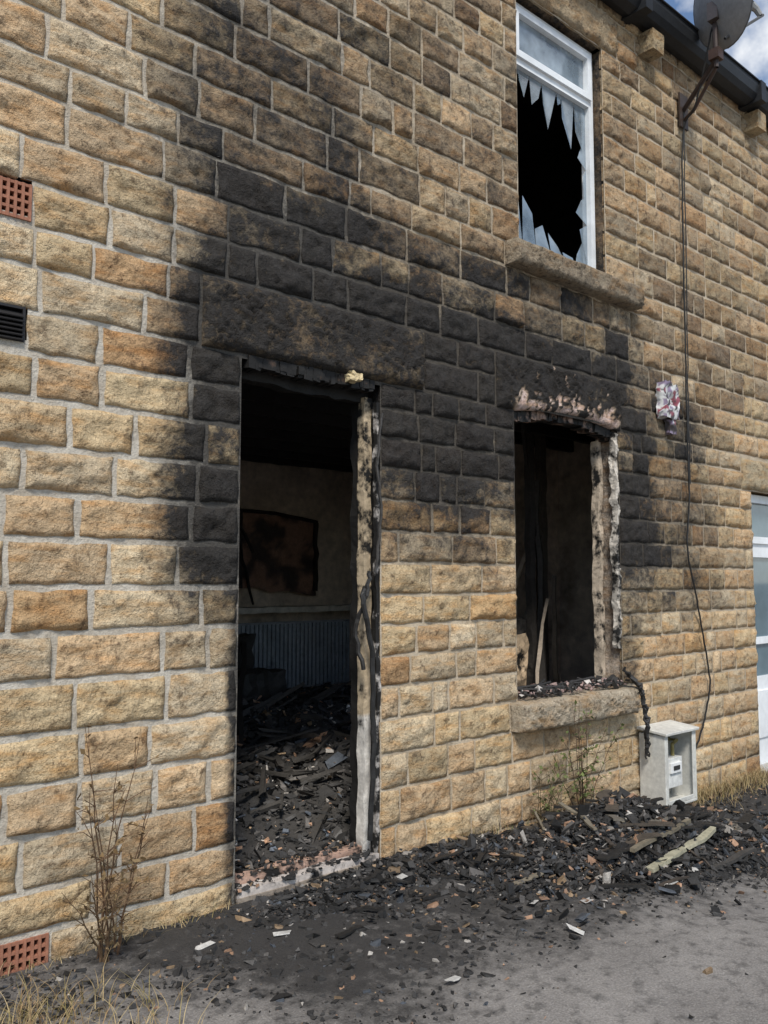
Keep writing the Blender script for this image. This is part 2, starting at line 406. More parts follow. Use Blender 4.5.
sheet(rf,(XMIN,-.02,5.79),(XMAX-XMIN,0,0),(0,3.7,2.3),(.05,.05,.05,0))
rf.build('slate_roof',M_slate,house)
cb=Acc()
for x in [-1.2,.5,2.2,3.9,5.62,7.32,9.05,10.8,12.5]:
    rbox(cb,x-.075,x+.075,-.14,.0,5.46,5.62,(.44,.35,.22,.10),amp=.006,res=.03,seed=int(x*3))
cb.build('stone_corbels',M_stone,house,True)
gt=Acc()
prof=[(-.02,5.80),(-.02,5.66),(-.08,5.645),(-.15,5.66),(-.185,5.70),(-.20,5.76),(-.20,5.80),(-.215,5.80),(-.215,5.81),(-.19,5.81),(-.185,5.78),(-.17,5.72),(-.1,5.67),(-.04,5.68),(-.035,5.80)]
nx=20; V=[];
for i in range(nx):
    x=XMIN+(XMAX-XMIN)*i/(nx-1)
    for p in prof: V.append((x,p[0],p[1]-.0))
gt.add(V,gridF(nx,len(prof)),(.03,.032,.035,0))
for x in np.arange(-2,13,1.83): box(gt,x,x+.09,-.222,-.01,5.638,5.815,(.03,.032,.035,0))
box(gt,XMIN,XMAX,-.02,.05,5.77,5.9,(.03,.03,.03,0))
gt.build('gutter',M_metal,house)

# ------------------------------------------------------------ air vents
for (a,b,c,d,kind) in VENTS:
    v=Acc(); col=(.36,.16,.10,0) if kind=='t' else (.035,.033,.033,0)
    box(v,a,b,.05,.06,c,d,(.01,.01,.01,0))
    if kind=='t':
        t=.014;n=8;m=4
        for i in range(n+1):
            x=a+t/2+(b-a-t)*i/n; box(v,x-.0055,x+.0055,-.012,.05,c,d,col)
        for j in range(m+1):
            z=c+t/2+(d-c-t)*j/m; box(v,a,b,-.0095,.05,z-.006,z+.006,col)
    else:
        box(v,a,b,-.008,.05,c,c+.01,col);box(v,a,b,-.008,.05,d-.01,d,col);box(v,a,a+.01,-.01,.05,c,d,col);box(v,b-.01,b,-.01,.05,c,d,col)
        for j in range(6):
            z=c+.015+(d-c-.03)*j/6
            M=Matrix.Translation((a,0,z))@Matrix.Rotation(math.radians(35),4,'X'); box(v,.01,b-a-.01,-.025,.03,0,.005,col,M)
    v.build('air_vent',M_terra if kind=='t' else M_metal,house)

# ------------------------------------------------------------ burnt door frame
df=Acc()
rbox(df,2.085,2.115,.09,.16,.06,2.46,(.1,.07,.05,.3),amp=.012,res=.03,seed=2)
cream=lambda V:np.hstack([np.where((V[:,2:3]<.75),np.array([[.66,.62,.56]]),np.array([[.58,.46,.31]])),(-.02+.07*sst(.9,2.4,V[:,2])-.12*(1-sst(.4,.9,V[:,2])))[:,None]])
rbox(df,2.885,2.935,.06,.115,.06,2.44,(0,0,0,0),amp=.012,res=.02,seed=8,ch=cream)
rbox(df,2.915,2.94,.0,.03,.04,2.40,(.6,.55,.5,.10),amp=.014,res=.02,seed=12)
rbox(df,2.90,2.945,.13,.19,.06,2.46,(.1,.07,.05,.3),amp=.015,res=.03,seed=22)
rbox(df,2.10,2.93,.08,.16,2.42,2.48,(.08,.06,.05,.3),amp=.022,res=.03,seed=3)
for i in range(70):
    x=random.uniform(2.1,2.90); c=(.1,.06,.04,.2) if random.random()<.95 else (.4,.30,.2,-.05)
    rbox(df,x,x+random.uniform(.02,.05),-.01,.06,2.475-random.random()*.02,2.515,c,amp=.013,res=.02,seed=i)
for i in range(5):
    x=2.69+i*.012; rbox(df,x,x+.03,-.045,.0,2.485+random.random()*.01,2.52+random.random()*.02,(.60,.48,.28,-.2),amp=.02,res=.008,wav=30,seed=21+i)
df.build('door_frame',M_burnt,house)
th=Acc()
rbox(th,2.09,2.93,-.01,.06,.03,.065,(.56,.50,.45,-.01),amp=.006,res=.03,seed=5)
rbox(th,2.09,2.93,.07,.15,.04,.09,(.5,.33,.25,.0),amp=.012,res=.03,seed=6)
rbox(th,2.08,2.94,-.02,.32,-.3,.035,(.3,.25,.2,0),amp=.004,res=.08,seed=7)
rbox(th,2.45,3.12,-.14,-.015,-.1,.025,(.38,.33,.27,-.05),amp=.01,res=.04,seed=9)
th.build('threshold',M_burnt,house,True)

# ------------------------------------------------------------ burnt lower window frame
wf=Acc()
rbox(wf,5.11,5.155,.13,.19,.76,2.45,(.56,.46,.35,.0),amp=.016,res=.025,seed=14)
rbox(wf,5.135,5.17,.0,.05,.98,2.5,(.62,.56,.48,.03),amp=.022,res=.02,seed=15,wav=14)
rbox(wf,4.05,4.08,.10,.18,.76,2.45,(.1,.08,.06,.3),amp=.012,res=.03,seed=16)
rbox(wf,4.05,5.15,.10,.19,.735,.77,(.2,.12,.1,.12),amp=.02,res=.03,seed=17)
for i in range(24):
    t=i/23; x=4.06+t*1.06; z=2.45+.06*math.sin(t*math.pi)
    rbox(wf,x,x+.055,.03,.14,z,z+.06,(.3,.2,.15,.10),amp=.018,res=.025,seed=40+i)
wf.build('window_frame',M_burnt,house)
sr=Acc(); n=420
P=np.stack([rng.uniform(4.05,5.16,n),rng.uniform(-.05,.19,n),np.full(n,.745)+rng.uniform(0,.03,n)],1)
S=rng.uniform(.006,.03,(n,3))*[1,.8,.5]; S[::14]*=2.2
C=np.tile((.03,.028,.026),(n,1)); i=rng.random(n)<.25; C[i]=(.4,.28,.25); i=rng.random(n)<.04; C[i]=(.6,.55,.5)
frags(sr,P,S,C,.5)
for _ in range(9):
    x=random.uniform(4.15,4.95); tube(sr,[(x,random.uniform(-.05,.2),.775),(x+random.uniform(.1,.25),random.uniform(-.05,.2),.775+random.random()*.03)],.008,(.02,.018,.017,0),4)
sr.build('sill_debris',M_debris,house)

# ------------------------------------------------------------ upper window
uw=Acc(); W=(.74,.76,.77,0)
x0,x1,z0,z1=4.12,5.05,3.60,5.30; yf=.07
def fr(a,b,c,d,y0=yf,y1=yf+.07): box(uw,a,b,y0,y1,c,d,W)
fr(x0,x0+.05,z0,z1);fr(x1-.05,x1,z0,z1);fr(x0+.05,x1-.05,z1-.05,z1);fr(x0+.05,x1-.05,z0,z0+.06)
fr(x0+.05,x1-.05,4.87,4.93)
def sash(a,b,c,d,t=.045,y0=yf-.02,y1=yf+.05):
    fr(a,a+t,c,d,y0,y1);fr(b-t,b,c,d,y0,y1);fr(a+t,b-t,d-t,d,y0,y1);fr(a+t,b-t,c,c+t,y0,y1)
sash(x0+.038,x1-.038,4.915,z1-.038)
ob=uw.build('upper_window_frame',M_upvc,house)
gl=Acc()
sheet(gl,(x0+.085,yf+.02,4.95),(x1-x0-.17,0,0),(0,0,.30),(1,1,1,0))
gx0,gx1,gz0,gz1=x0+.05,x1-.05,z0+.06,4.87
def shard(pts):
    ty=[0,0]+[random.uniform(-.012,.012)]*2
    p=[(gx0+q[0]*(gx1-gx0),yf+.035+t,gz0+q[1]*(gz1-gz0)) for q,t in zip(pts,ty)]
    gl.add(p,[[0,1,2,3]],(1,1,1,0))
for s in [((0,1),(.10,1),(.05,.90),(.02,.84)),((.10,1),(.24,1),(.18,.86),(.12,.95)),((.24,1),(.40,1),(.36,.90),(.27,.84)),((.40,1),(.60,1),(.47,.74),(.41,.88)),
          ((.60,1),(.66,1),(.64,.94),(.60,.92)),((.66,1),(.84,1),(.79,.70),(.67,.86)),((.84,1),(1,1),(.95,.72),(.85,.82)),
          ((1,1),(1,.80),(.95,.72),(.95,.78)),((1,.80),(1,.62),(.90,.68),(.94,.74)),((1,.62),(1,.45),(.97,.44),(.96,.58)),((1,.45),(1,.28),(.84,.33),(.92,.42)),((1,.28),(1,.12),(.95,.12),(.90,.24)),
          ((1,0),(.82,0),(.86,.08),(.97,.20)),((.82,0),(.68,0),(.66,.06),(.80,.05)),((.68,0),(.50,0),(.47,.14),(.60,.08)),((.50,0),(.30,0),(.30,.13),(.40,.17)),((.30,0),(.13,0),(.12,.28),(.24,.20)),((.13,0),(0,0),(.04,.36),(.09,.30)),
          ((0,0),(0,.24),(.05,.36),(.06,.14)),((0,.24),(0,.42),(.02,.45),(.06,.34)),((0,.55),(0,.72),(.03,.70),(.02,.60)),((0,.72),(0,1),(.02,.84),(.03,.78)),((1,.12),(1,0),(.96,.10),(.96,.12))]: shard(s)
gl.build('broken_glass',M_glass,house)

# ------------------------------------------------------------ neighbour door
nd=Acc()
x0,x1,z0,z1=7.16,8.04,-.15,2.21
box(nd,x0,x0+.07,.08,.15,z0,z1,W);box(nd,x1-.07,x1,.08,.15,z0,z1,W);box(nd,x0+.07,x1-.07,.08,.15,z1-.07,z1,W);box(nd,x0+.07,x1-.07,.08,.15,1.78,1.84,W)
box(nd,x0+.07,x1-.07,.10,.14,z0,.62,W);box(nd,x0+.07,x0+.19,.10,.14,.62,1.78,W);box(nd,x1-.19,x1-.07,.10,.14,.62,1.78,W)
box(nd,x0+.19,x1-.19,.10,.14,1.66,1.78,W);box(nd,x0+.19,x1-.19,.10,.14,.9,.96,W)
box(nd,x0+.2,x1-.2,.085,.10,.1,.5,W);box(nd,x0-.01,x1+.01,-.06,.16,-.17,-.13,(.35,.33,.3,0))
nd.build('neighbour_door',M_upvc,house)
ng=Acc(); sheet(ng,(x0+.07,.125,1.84),(x1-x0-.14,0,0),(0,0,.30),(1,1,1,0)); sheet(ng,(x0+.19,.125,.62),(x1-x0-.38,0,0),(0,0,1.04),(1,1,1,0))
ng.build('neighbour_door_glass',M_glass2,house)

# ------------------------------------------------------------ interior things
it=Acc(); 
for i in range(30):
    x=4.45+i*.052; box(it,x,x+.036,4.05,4.12,.34,1.0,(.42,.46,.50,-.08))
box(it,4.43,6.02,4.08,4.14,.32,1.02,(.40,.42,.45,0))
it.build('burnt_radiator',gen_mat('sooty_enamel',.5,.4,20,.5,char=(4,.52,.75)),None)
it=Acc()
# scorched board with a ragged, buckled outline
nx,nz=24,20
U,W_=np.meshgrid(np.linspace(0,1,nx),np.linspace(0,1,nz),indexing='ij');U=U.ravel();W_=W_.ravel()
ex=.06*(fbm(W_*4,U*0,3,3)-.5);ez=.10*(fbm(U*4,W_*0,7,3)-.5)
Vb=np.stack([4.6+U*.98+ex,4.15-.05*fbm(U*3,W_*3,5,3),1.37+W_*.80-.07*U+ez],1)
gcol=fbm(U*5,W_*5,15,4)[:,None]; Cb=np.hstack([np.array([[.34,.19,.13]])*sst(.35,.6,gcol)+np.array([[.05,.035,.03]])*(1-sst(.35,.6,gcol)),np.zeros((len(U),1))])
it.add(Vb,gridF(nx,nz),Cb)
for (a,b,c,d) in [(4.58,4.62,1.38,2.18),(5.54,5.58,1.34,2.08)]: rbox(it,a,b,4.08,4.12,c,d,(.03,.022,.02,0),amp=.015,res=.04,seed=6)
tube(it,[(4.59,4.09,2.17),(5.0,4.08,2.16),(5.57,4.09,2.09)],.02,(.03,.022,.02,0),5)
it.build('burnt_wall_board',M_char,None)
it=Acc(); rbox(it,4.3,6.5,3.95,4.24,1.12,1.18,(.72,.66,.56,-.12),amp=.012,res=.06); it.build('interior_ledge',M_plaster,None)
it=Acc()
for (p,q,r,c) in [((5.9,3.4,.2),(6.5,2.0,1.9),.03,(.35,.26,.18,0)),((5.45,1.8,.1),(6.05,1.45,1.9),.03,(.62,.5,.37,0)),((5.6,2.6,2.7),(6.3,1.9,.6),.03,(.04,.035,.03,0)),
    ((4.4,1.5,.1),(6.0,1.6,1.0),.03,(.2,.16,.12,0)),((2.3,2.0,.1),(3.3,1.5,.30),.025,(.06,.055,.05,0)),((3.4,2.6,.2),(4.6,3.0,.5),.03,(.15,.13,.11,0)),((2.6,1.0,.15),(3.3,2.2,.35),.025,(.02,.018,.016,0)),
    ((4.45,4.0,2.2),(4.75,4.1,1.2),.015,(.02,.02,.02,0)),((5.9,2.0,2.8),(5.7,1.4,1.1),.012,(.3,.25,.2,0)),((4.9,.6,.2),(5.6,1.0,1.3),.02,(.3,.24,.18,0)),
    ((5.2,.9,2.75),(5.9,1.3,1.5),.02,(.03,.026,.022,0)),((5.7,1.1,.3),(5.75,1.2,2.3),.035,(.08,.07,.06,0)),((5.0,.8,2.7),(5.15,1.3,1.9),.012,(.05,.04,.03,0)),((6.0,1.2,.3),(5.6,.9,1.5),.025,(.12,.10,.08,0)),
    ((3.2,1.8,.2),(4.1,3.2,.9),.03,(.04,.035,.03,0)),((3.0,2.9,.3),(3.6,2.5,1.0),.025,(.04,.035,.03,0)),((2.9,2.3,.2),(4.3,2.9,.45),.03,(.12,.11,.10,0)),((3.6,3.4,2.75),(4.2,3.2,1.7),.02,(.02,.018,.016,0))]:
    p=Vector(p);q=Vector(q); tube(it,[p.lerp(q,k/6)+Vector([random.uniform(-.015,.015) for _ in range(3)]) for k in range(7)],[r*random.uniform(.7,1.2) for _ in range(7)],c,4)
rbox(it,5.42,5.48,1.0,1.06,0,2.75,(.06,.052,.045,0),amp=.016,res=.05);rbox(it,5.22,5.29,1.75,1.85,0,2.75,(.14,.11,.085,0),amp=.012,res=.06)
rbox(it,5.95,6.02,1.3,1.37,0,2.75,(.12,.10,.08,0),amp=.012,res=.06)
for i in range(9):
    rbox(it,1.6,6.55,.55+i*.42,.60+i*.42,2.66,2.81,(.03,.027,.025,0),amp=.015,res=.12,seed=i)
it.build('charred_timbers',M_char,None)
it=Acc(); rbox(it,4.85,5.35,1.0,1.4,.1,1.15,(.05,.045,.04,0),amp=.03,res=.06,seed=3); rbox(it,4.9,5.3,.95,1.0,.55,1.05,(.62,.46,.30,0),amp=.04,res=.05,seed=5)
it.build('burnt_cabinet',M_burnt,None)
it=Acc(); rbox(it,3.5,4.5,3.1,3.75,.2,.62,(.05,.045,.04,0),amp=.05,res=.06,seed=13); rbox(it,3.5,4.5,3.65,3.85,.6,.95,(.045,.04,.036,0),amp=.05,res=.06,seed=15)
it.build('burnt_sofa_frame',M_char,None)

# ------------------------------------------------------------ ground
def gz(X): return -.17*sst(3.2,5.3,X)
def charf(X,Y):
    d=-Y
    w=.46+.58*sst(1.2,2.2,X)+.2*sst(3.3,4.2,X)-.5*sst(5.8,7.2,X)
    n=fbm(X*1.7,Y*1.7,12,4)
    return np.clip(1.25*(1-sst(w*.3,w*1.7,d+(n-.5)*1.1)),0,1.1)*(.5+.5*sst(1.0,2.,X))*(1-.5*sst(6,8,X))
xs=np.concatenate([[-400,-120,-40,-15,-6,-3],np.arange(-1,9,.045),[10,12,16,30,60,150,400]])
ys=np.concatenate([[-400,-120,-40,-15,-8,-5],np.arange(-3.6,.06,.045),[.5,2,5,8,20,60,200,400]])
Xg,Yg=np.meshgrid(xs,ys,indexing='ij'); x=Xg.ravel();y=Yg.ravel()
near=sst(-3,-1,x)*(1-sst(9,12,x))*sst(-5,-3.6,y)*(1-sst(.1,.5,y))
z=gz(x)+near*((fbm(x*1.3,y*1.3,2,3)-.5)*.03+(fbm(x*9,y*9,5,3)-.5)*.012) -.015*(1-near)
ch=charf(x,y)*near
z=z+near*np.clip(ch-.5,0,1)*.04*fbm(x*4,y*4,8,3)
z=np.where(y>.1,-.25,z)
mkmesh('ground',np.stack([x,y,z],1),gridF(len(xs),len(ys)),np.hstack([np.tile((.2,.2,.2),(len(x),1)),ch[:,None]]),M_ground,None,True)

# ------------------------------------------------------------ debris
def mound(X,Y):
    return .23*np.exp(-(((X-4.4)/.65)**2+((Y+.48)/.28)**2))*(.45+1.1*fbm(X*5,Y*5,4,3))+.05*np.exp(-(((X-3.05)/.7)**2+((Y+.12)/.2)**2))+.06*np.exp(-(((X-4.8)/.8)**2+((Y+.8)/.3)**2))
deb=Acc()
xs=np.arange(2.2,6.2,.03);ys=np.arange(-1.4,.0,.03)
Xg,Yg=np.meshgrid(xs,ys,indexing='ij');x=Xg.ravel();y=Yg.ravel()
mm=mound(x,y)
deb.add(np.stack([x,y,gz(x)+mm-.022+.035*fbm(x*16,y*16,3,3)*np.clip(mm*25,0,1)],1),gridF(len(xs),len(ys)),(.03,.028,.026,0))
def palette(n,k=1.):
    C=np.tile((.020,.019,.018),(n,1))*rng.uniform(.5,2.8,(n,1))
    r=rng.random(n)/k
    C[r<.24]=(.10,.092,.085);C[r<.115]=(.07,.08,.095);C[r<.08]=(.40,.24,.15);C[r<.05]=(.5,.46,.41);C[r<.028]=(.32,.22,.13)
    C*=rng.uniform(.5,1.15,(n,1))
    return C
n=60000
X=rng.uniform(.9,7.2,n);Y=-np.abs(rng.gamma(1.5,.45,n))-.01
keep=(rng.random(n)<charf(X,Y)**1.6+.02)&(Y>-2.6); X=X[keep];Y=Y[keep];n=len(X)
sz=rng.gamma(1.1,.0046,n)+.0025; sz=np.clip(sz,0,.034)
S=sz[:,None]*rng.uniform([.8,.5,.25],[1.8,1.1,.7],(n,3))
P=np.stack([X,Y,gz(X)+mound(X,Y)+S[:,2]*.35+(fbm(X*1.3,Y*1.3,2,3)-.5)*.03],1)
frags(deb,P,S,palette(n,1.0),.35,.6)
n=15000
X=rng.normal(4.4,.62,n);Y=-.54+rng.normal(0,.26,n);k=(Y<-.03);X=X[k];Y=Y[k];n=len(X)
S=np.clip(rng.gamma(1.1,.009,n),.003,.06)[:,None]*rng.uniform([.8,.4,.12],[2.4,1.2,.5],(n,3))
P=np.stack([X,Y,gz(X)+mound(X,Y)+rng.uniform(0,.028,n)],1); frags(deb,P,S,palette(n,1.25),.5,.6)
n=1500
X=rng.uniform(2.1,3.9,n);Y=-rng.gamma(1.5,.2,n)-.03
S=np.clip(rng.gamma(1.5,.008,n),.004,.04)[:,None]*rng.uniform([.8,.6,.25],[2.0,1.2,.6],(n,3))
P=np.stack([X,Y,gz(X)+mound(X,Y)+rng.uniform(0,.01,n)],1); frags(deb,P,S,palette(n,1.1),.4,.6)
n=350
X=rng.uniform(2.1,2.92,n);Y=rng.uniform(-.02,.2,n); S=np.clip(rng.gamma(1.5,.006,n),.003,.03)[:,None]*rng.uniform([.8,.6,.3],[2,1.2,.6],(n,3))
frags(deb,np.stack([X,Y,np.where(Y<.065,.072,.098)],1),S,palette(n,1.5),.35,.5)
n=12
X=rng.uniform(1.7,5.4,n);Y=-rng.uniform(.15,1.3,n)
S=rng.uniform([.03,.02,.001],[.07,.04,.003],(n,3))
frags(deb,np.stack([X,Y,gz(X)+mound(X,Y)+.02],1),S,np.tile((.58,.56,.52),(n,1))*rng.uniform(.6,1.1,(n,1)),.12,.7)
deb.build('charred_debris',M_debris)
pk=Acc()
K=(.022,.020,.018)
def plank(cx,cy,L,w,h,yaw,col,lift=.02,pitch=0,seed=0):
    """split, tapering, slightly bent charred stick"""
    n=9; t=np.linspace(-.5,.5,n); ww=w*(.45+.8*fbm(t*8,t*0,seed,3)); hh=h*(.6+.6*fbm(t*6,t*0,seed+5,2))
    bend=(fbm(t*2,t*0,seed+9,2)-.5)*w*1.4; sag=(fbm(t*3,t*0,seed+19,2)-.5)*.03
    zb=float(gz(cx)+mound(cx,cy)) if cy<0 else None
    V=[]
    for i in range(n):
        for (a,b) in ((-.5,0),(.5,0),(.5,1),(-.5,1)):
            V.append((t[i]*L,bend[i]+a*ww[i],b*hh[i]+sag[i]+t[i]*L*math.tan(pitch)))
    c,s=math.cos(yaw),math.sin(yaw)
    V=[(cx+p[0]*c-p[1]*s,min(cy+p[0]*s+p[1]*c,-.045) if cy<0 else cy+p[0]*s+p[1]*c,(zb if zb is not None else 0)+lift+p[2]) for p in V]
    F=[[4*i+k,4*i+(k+1)%4,4*i+4+(k+1)%4,4*i+4+k] for i in range(n-1) for k in range(4)]+[[0,1,2,3],[4*n-4,4*n-3,4*n-2,4*n-1]]
    pk.add(V,F,tuple(col)+(0,))
cols=[K,K,K,K,K,(.06,.048,.038),(.22,.19,.14)]
for i in range(60): plank(random.gauss(4.4,.45),-abs(random.gauss(.55,.22))-.05,random.uniform(.08,.38),random.uniform(.012,.04),random.uniform(.006,.016),random.gauss(0,.8),random.choice(cols),random.uniform(.005,.03),random.gauss(0,.1),i)
for i in range(16): plank(random.gauss(4.55,.40),-.55+random.gauss(0,.16),random.uniform(.15,.45),random.uniform(.04,.10),random.uniform(.006,.014),random.gauss(0,.5),random.choice([K,K,K,(.08,.065,.05),(.18,.16,.13)]),random.uniform(.01,.03),random.gauss(0,.10),i+300)
for i in range(20): plank(random.uniform(2.2,3.7),-abs(random.gauss(.3,.25))-.06,random.uniform(.05,.2),random.uniform(.01,.03),random.uniform(.006,.016),random.gauss(0,.9),random.choice(cols[:5]),random.uniform(.0,.015),random.gauss(0,.06),i+60)
plank(4.35,-.90,.85,.045,.022,.08,(.44,.41,.29),.03,.02,201)
plank(4.3,-.80,.75,.03,.022,.14,(.20,.17,.12),.04,-.02,202)
plank(4.5,-1.05,.7,.035,.018,.02,(.06,.055,.05),.01,.0,203)
pk.build('charred_planks',M_char)
ir=Acc()
xs=np.arange(1.52,6.6,.06);ys=np.arange(.21,4.24,.06)
Xg,Yg=np.meshgrid(xs,ys,indexing='ij');x=Xg.ravel();y=Yg.ravel()
rh=lambda x,y:.04+.44*fbm(x*1.3,y*1.3,9,4)*sst(.25,1.4,y)
ir.add(np.stack([x,y,rh(x,y)+.03*fbm(x*14,y*14,2,2)],1),gridF(len(xs),len(ys)),(.07,.065,.06,0))
n=24000
X=rng.uniform(1.6,6.5,n);Y=rng.uniform(.22,4.1,n)
S=np.clip(rng.gamma(1.4,.011,n),.004,.07)[:,None]*rng.uniform([.8,.5,.15],[2.4,1.2,.5],(n,3)); C=palette(n,1.2)*2.2
frags(ir,np.stack([X,Y,rh(X,Y)+rng.uniform(0,.05,n)],1),S,C,.5,.6)
n=200
S=np.stack([rng.uniform(.15,.6,n),rng.uniform(.015,.045,n),rng.uniform(.01,.03,n)],1)
X=rng.uniform(2,6.2,n);Y=rng.uniform(.5,3.9,n)
frags(ir,np.stack([X,Y,rh(X,Y)+rng.uniform(0.02,.1,n)],1),S,np.tile((.08,.073,.065),(n,1)),.25,.4)
ir.build('interior_rubble',M_debris)

# ------------------------------------------------------------ meter box
mb=empty('gas_meter_box'); a=Acc(); G=(.60,.59,.54,0)
bx0,bx1,by0,by1,bz0,bz1=5.30,5.71,-.23,-.03,-.09,.40
t=.018
box(a,bx0,bx0+t,by0,by1,bz0,bz1,G);box(a,bx1-t,bx1,by0,by1,bz0,bz1,G);box(a,bx0+t,bx1-t,by0,by1,bz0,bz0+t,G)
M=Matrix.Translation((bx0-.015,by0-.02,bz1))@Matrix.Rotation(math.radians(6),4,'X'); box(a,0,bx1-bx0+.03,0,.23,0,.02,G,M)
box(a,bx0+t,bx1-t,by1-.01,by1,bz0+t,bz1,(.3,.3,.27,0))
for (p,q,r,s) in [(bx0+t,bx0+.045,bz0+t,bz1-.004),(bx1-.045,bx1-t,bz0+t,bz1-.004)]: box(a,p,q,by0+.002,by0+.012,r,s,G)
box(a,bx0+.045,bx1-.045,by0+.002,by0+.012,bz0+t,bz0+.05,G)
ob=a.build('housing',M_plastic,mb); bv=ob.modifiers.new('b','BEVEL'); bv.width=.004; bv.segments=2
a=Acc(); box(a,5.42,5.62,-.17,-.06,.02,.22,(.66,.66,.63,0)); box(a,5.45,5.59,-.185,-.17,.12,.19,(.8,.8,.78,0)); box(a,5.48,5.56,-.19,-.185,.14,.17,(.03,.03,.03,0))
ob=a.build('meter',M_plastic,mb); bv=ob.modifiers.new('b','BEVEL'); bv.width=.012; bv.segments=3
a=Acc(); tube(a,[(5.48,-.12,.2),(5.48,-.12,.29),(5.44,-.12,.32),(5.38,-.12,.3),(5.38,-.12,-.05)],.013,(.25,.22,.12,0),8); tube(a,[(5.58,-.12,.2),(5.58,-.12,.3),(5.64,-.12,.32),(5.64,-.05,.32)],.013,(.3,.25,.1,0),8)
tube(a,[(5.40,-.12,-.08),(5.40,-.12,-.3)],.022,(.5,.5,.46,0),8); a.build('pipes',M_metal,mb)

# ------------------------------------------------------------ melted alarm box
a=Acc(); 
def acol(V):
    n=fbm(V[:,0]*30,V[:,2]*30,3,3); n2=fbm(V[:,0]*22+V[:,1]*20,V[:,2]*22,8,3)
    c=np.tile((.62,.62,.60),(len(V),1)); c[n>.53]=(.06,.05,.05); c[n2>.60]=(.26,.07,.09); c[n2<.36]=(.25,.2,.28)
    return np.hstack([c,np.zeros((len(V),1))])
rbox(a,5.66,5.86,-.09,-.02,2.66,2.94,(0,0,0,0),amp=.03,res=.012,seed=3,wav=14,ch=acol)
rbox(a,5.76,5.84,-.07,-.02,2.56,2.68,(0,0,0,0),amp=.02,res=.012,seed=13,wav=14,ch=acol)
a.build('melted_alarm_box',M_plastic,None,True)

# ------------------------------------------------------------ satellite dish
sd=empty('satellite_dish')
a=Acc(); dc=Vector((5.93,-.44,5.82)); nrm=Vector((.88,-.40,.28)).normalized()
ua=nrm.cross(Vector((0,0,1))).normalized(); ub=ua.cross(nrm).normalized()
for off in (0,.006):
    V=[];nr,ns=9,36
    for i in range(nr):
        r=i/(nr-1)
        for k in range(ns+1):
            t=k*math.tau/ns; q=dc+ua*(math.cos(t)*r*.31)+ub*(math.sin(t)*r*.32)+nrm*(r*r*.06+off); V.append(q[:])
    a.add(V,gridF(nr,ns+1),(.30,.305,.31,0))
tube(a,[(dc+ua*(math.cos(k*math.tau/36)*.31)+ub*(math.sin(k*math.tau/36)*.32)+nrm*.063) for k in range(37)],.006,(.15,.15,.15,0),5)
a.build('reflector',M_metal,sd,True)
a=Acc()
tube(a,[(5.99,-.40,5.36),(5.99,-.40,5.90)],.02,(.06,.045,.04,0),8)
tube(a,[(5.99,-.40,5.42),(6.06,-.2,5.30),(6.14,-.03,5.22)],.02,(.06,.045,.04,0),8)
tube(a,[(5.99,-.40,5.36),(6.08,-.16,5.16),(6.14,-.03,5.14)],.014,(.07,.045,.035,0),8)
box(a,6.08,6.2,-.045,-.03,5.08,5.36,(.07,.05,.04,0)); box(a,5.95,6.03,-.44,-.36,5.42,5.5,(.08,.05,.04,0)); box(a,5.93,6.03,-.45,-.37,5.72,5.86,(.08,.07,.07,0))
l0=dc-ub*.27; l1=dc+nrm*.42-ub*.12
tube(a,[l0[:],l1[:]],.011,(.12,.12,.12,0),6); tube(a,[(l1-nrm*.03)[:],(l1+ub*.05-nrm*.05)[:],(l1+ub*.09-nrm*.09)[:]],[.02,.025,.032],(.35,.35,.34,0),8)
a.build('mount_and_arm',M_metal,sd)

# ------------------------------------------------------------ cables
def wob(pts,n=10,am=.008):
    out=[]
    P=[Vector(p) for p in pts]
    for i in range(len(P)-1):
        p0=P[max(i-1,0)];p1=P[i];p2=P[i+1];p3=P[min(i+2,len(P)-1)]
        for k in range(n):
            t=k/n; q=.5*((2*p1)+(p2-p0)*t+(2*p0-5*p1+4*p2-p3)*t*t+(3*p1-p0-3*p2+p3)*t**3)
            out.append(q+Vector([random.uniform(-am,am) for _ in range(3)]))
    out.append(P[-1]); return out
a=Acc()
tube(a,wob([(5.99,-.38,5.7),(6.05,-.2,5.2),(6.1,-.06,5.05),(6.06,-.055,4.5),(6.04,-.055,3.66),(6.03,-.055,2.6),(6.03,-.055,2.07),(5.98,-.055,1.7),(6.10,-.055,1.31),(6.24,-.055,.8),(6.25,-.055,.61),(6.12,-.06,.35),(6.0,-.06,.2)],8,.003),.007,(.02,.02,.02,0),5)
tube(a,wob([(6.12,-.05,5.2),(6.10,-.05,4.2),(6.07,-.05,3.0),(6.06,-.05,2.2)],8,.004),.005,(.03,.03,.03,0),5)
a.build('aerial_cable',M_cable)
a=Acc()
tube(a,wob([(2.86,.02,1.42),(2.80,-.03,1.36),(2.86,-.03,1.1),(2.88,-.02,.8),(2.87,-.03,.5),(2.85,-.03,.15)],7,.004),.014,(.02,.019,.018,0),7)
tube(a,wob([(2.88,.0,1.5),(2.83,-.02,1.38),(2.80,.02,1.2),(2.83,.0,1.0)],6,.008),.012,(.03,.028,.026,0),6)
tube(a,wob([(2.93,-.03,2.35),(2.90,-.03,2.1),(2.92,-.03,1.8),(2.88,-.03,1.5)],6,.006),.008,(.05,.045,.04,0),6)
a.build('burnt_door_cable',M_char)
a=Acc()
for j in range(4):
    p=[(5.10+j*.03,-.05,.86-j*.03),(5.18,-.12,.74),(5.22+random.uniform(-.02,.03),-.14,.6),(5.23+random.uniform(-.02,.03),-.14,.45),(5.24+random.uniform(-.02,.04),-.12,.30-j*.02)]
    q=wob(p,7,.012); tube(a,q,[random.uniform(.005,.016) for _ in q],(.025,.023,.022,0),6)
a.build('melted_cable_bundle',M_char)

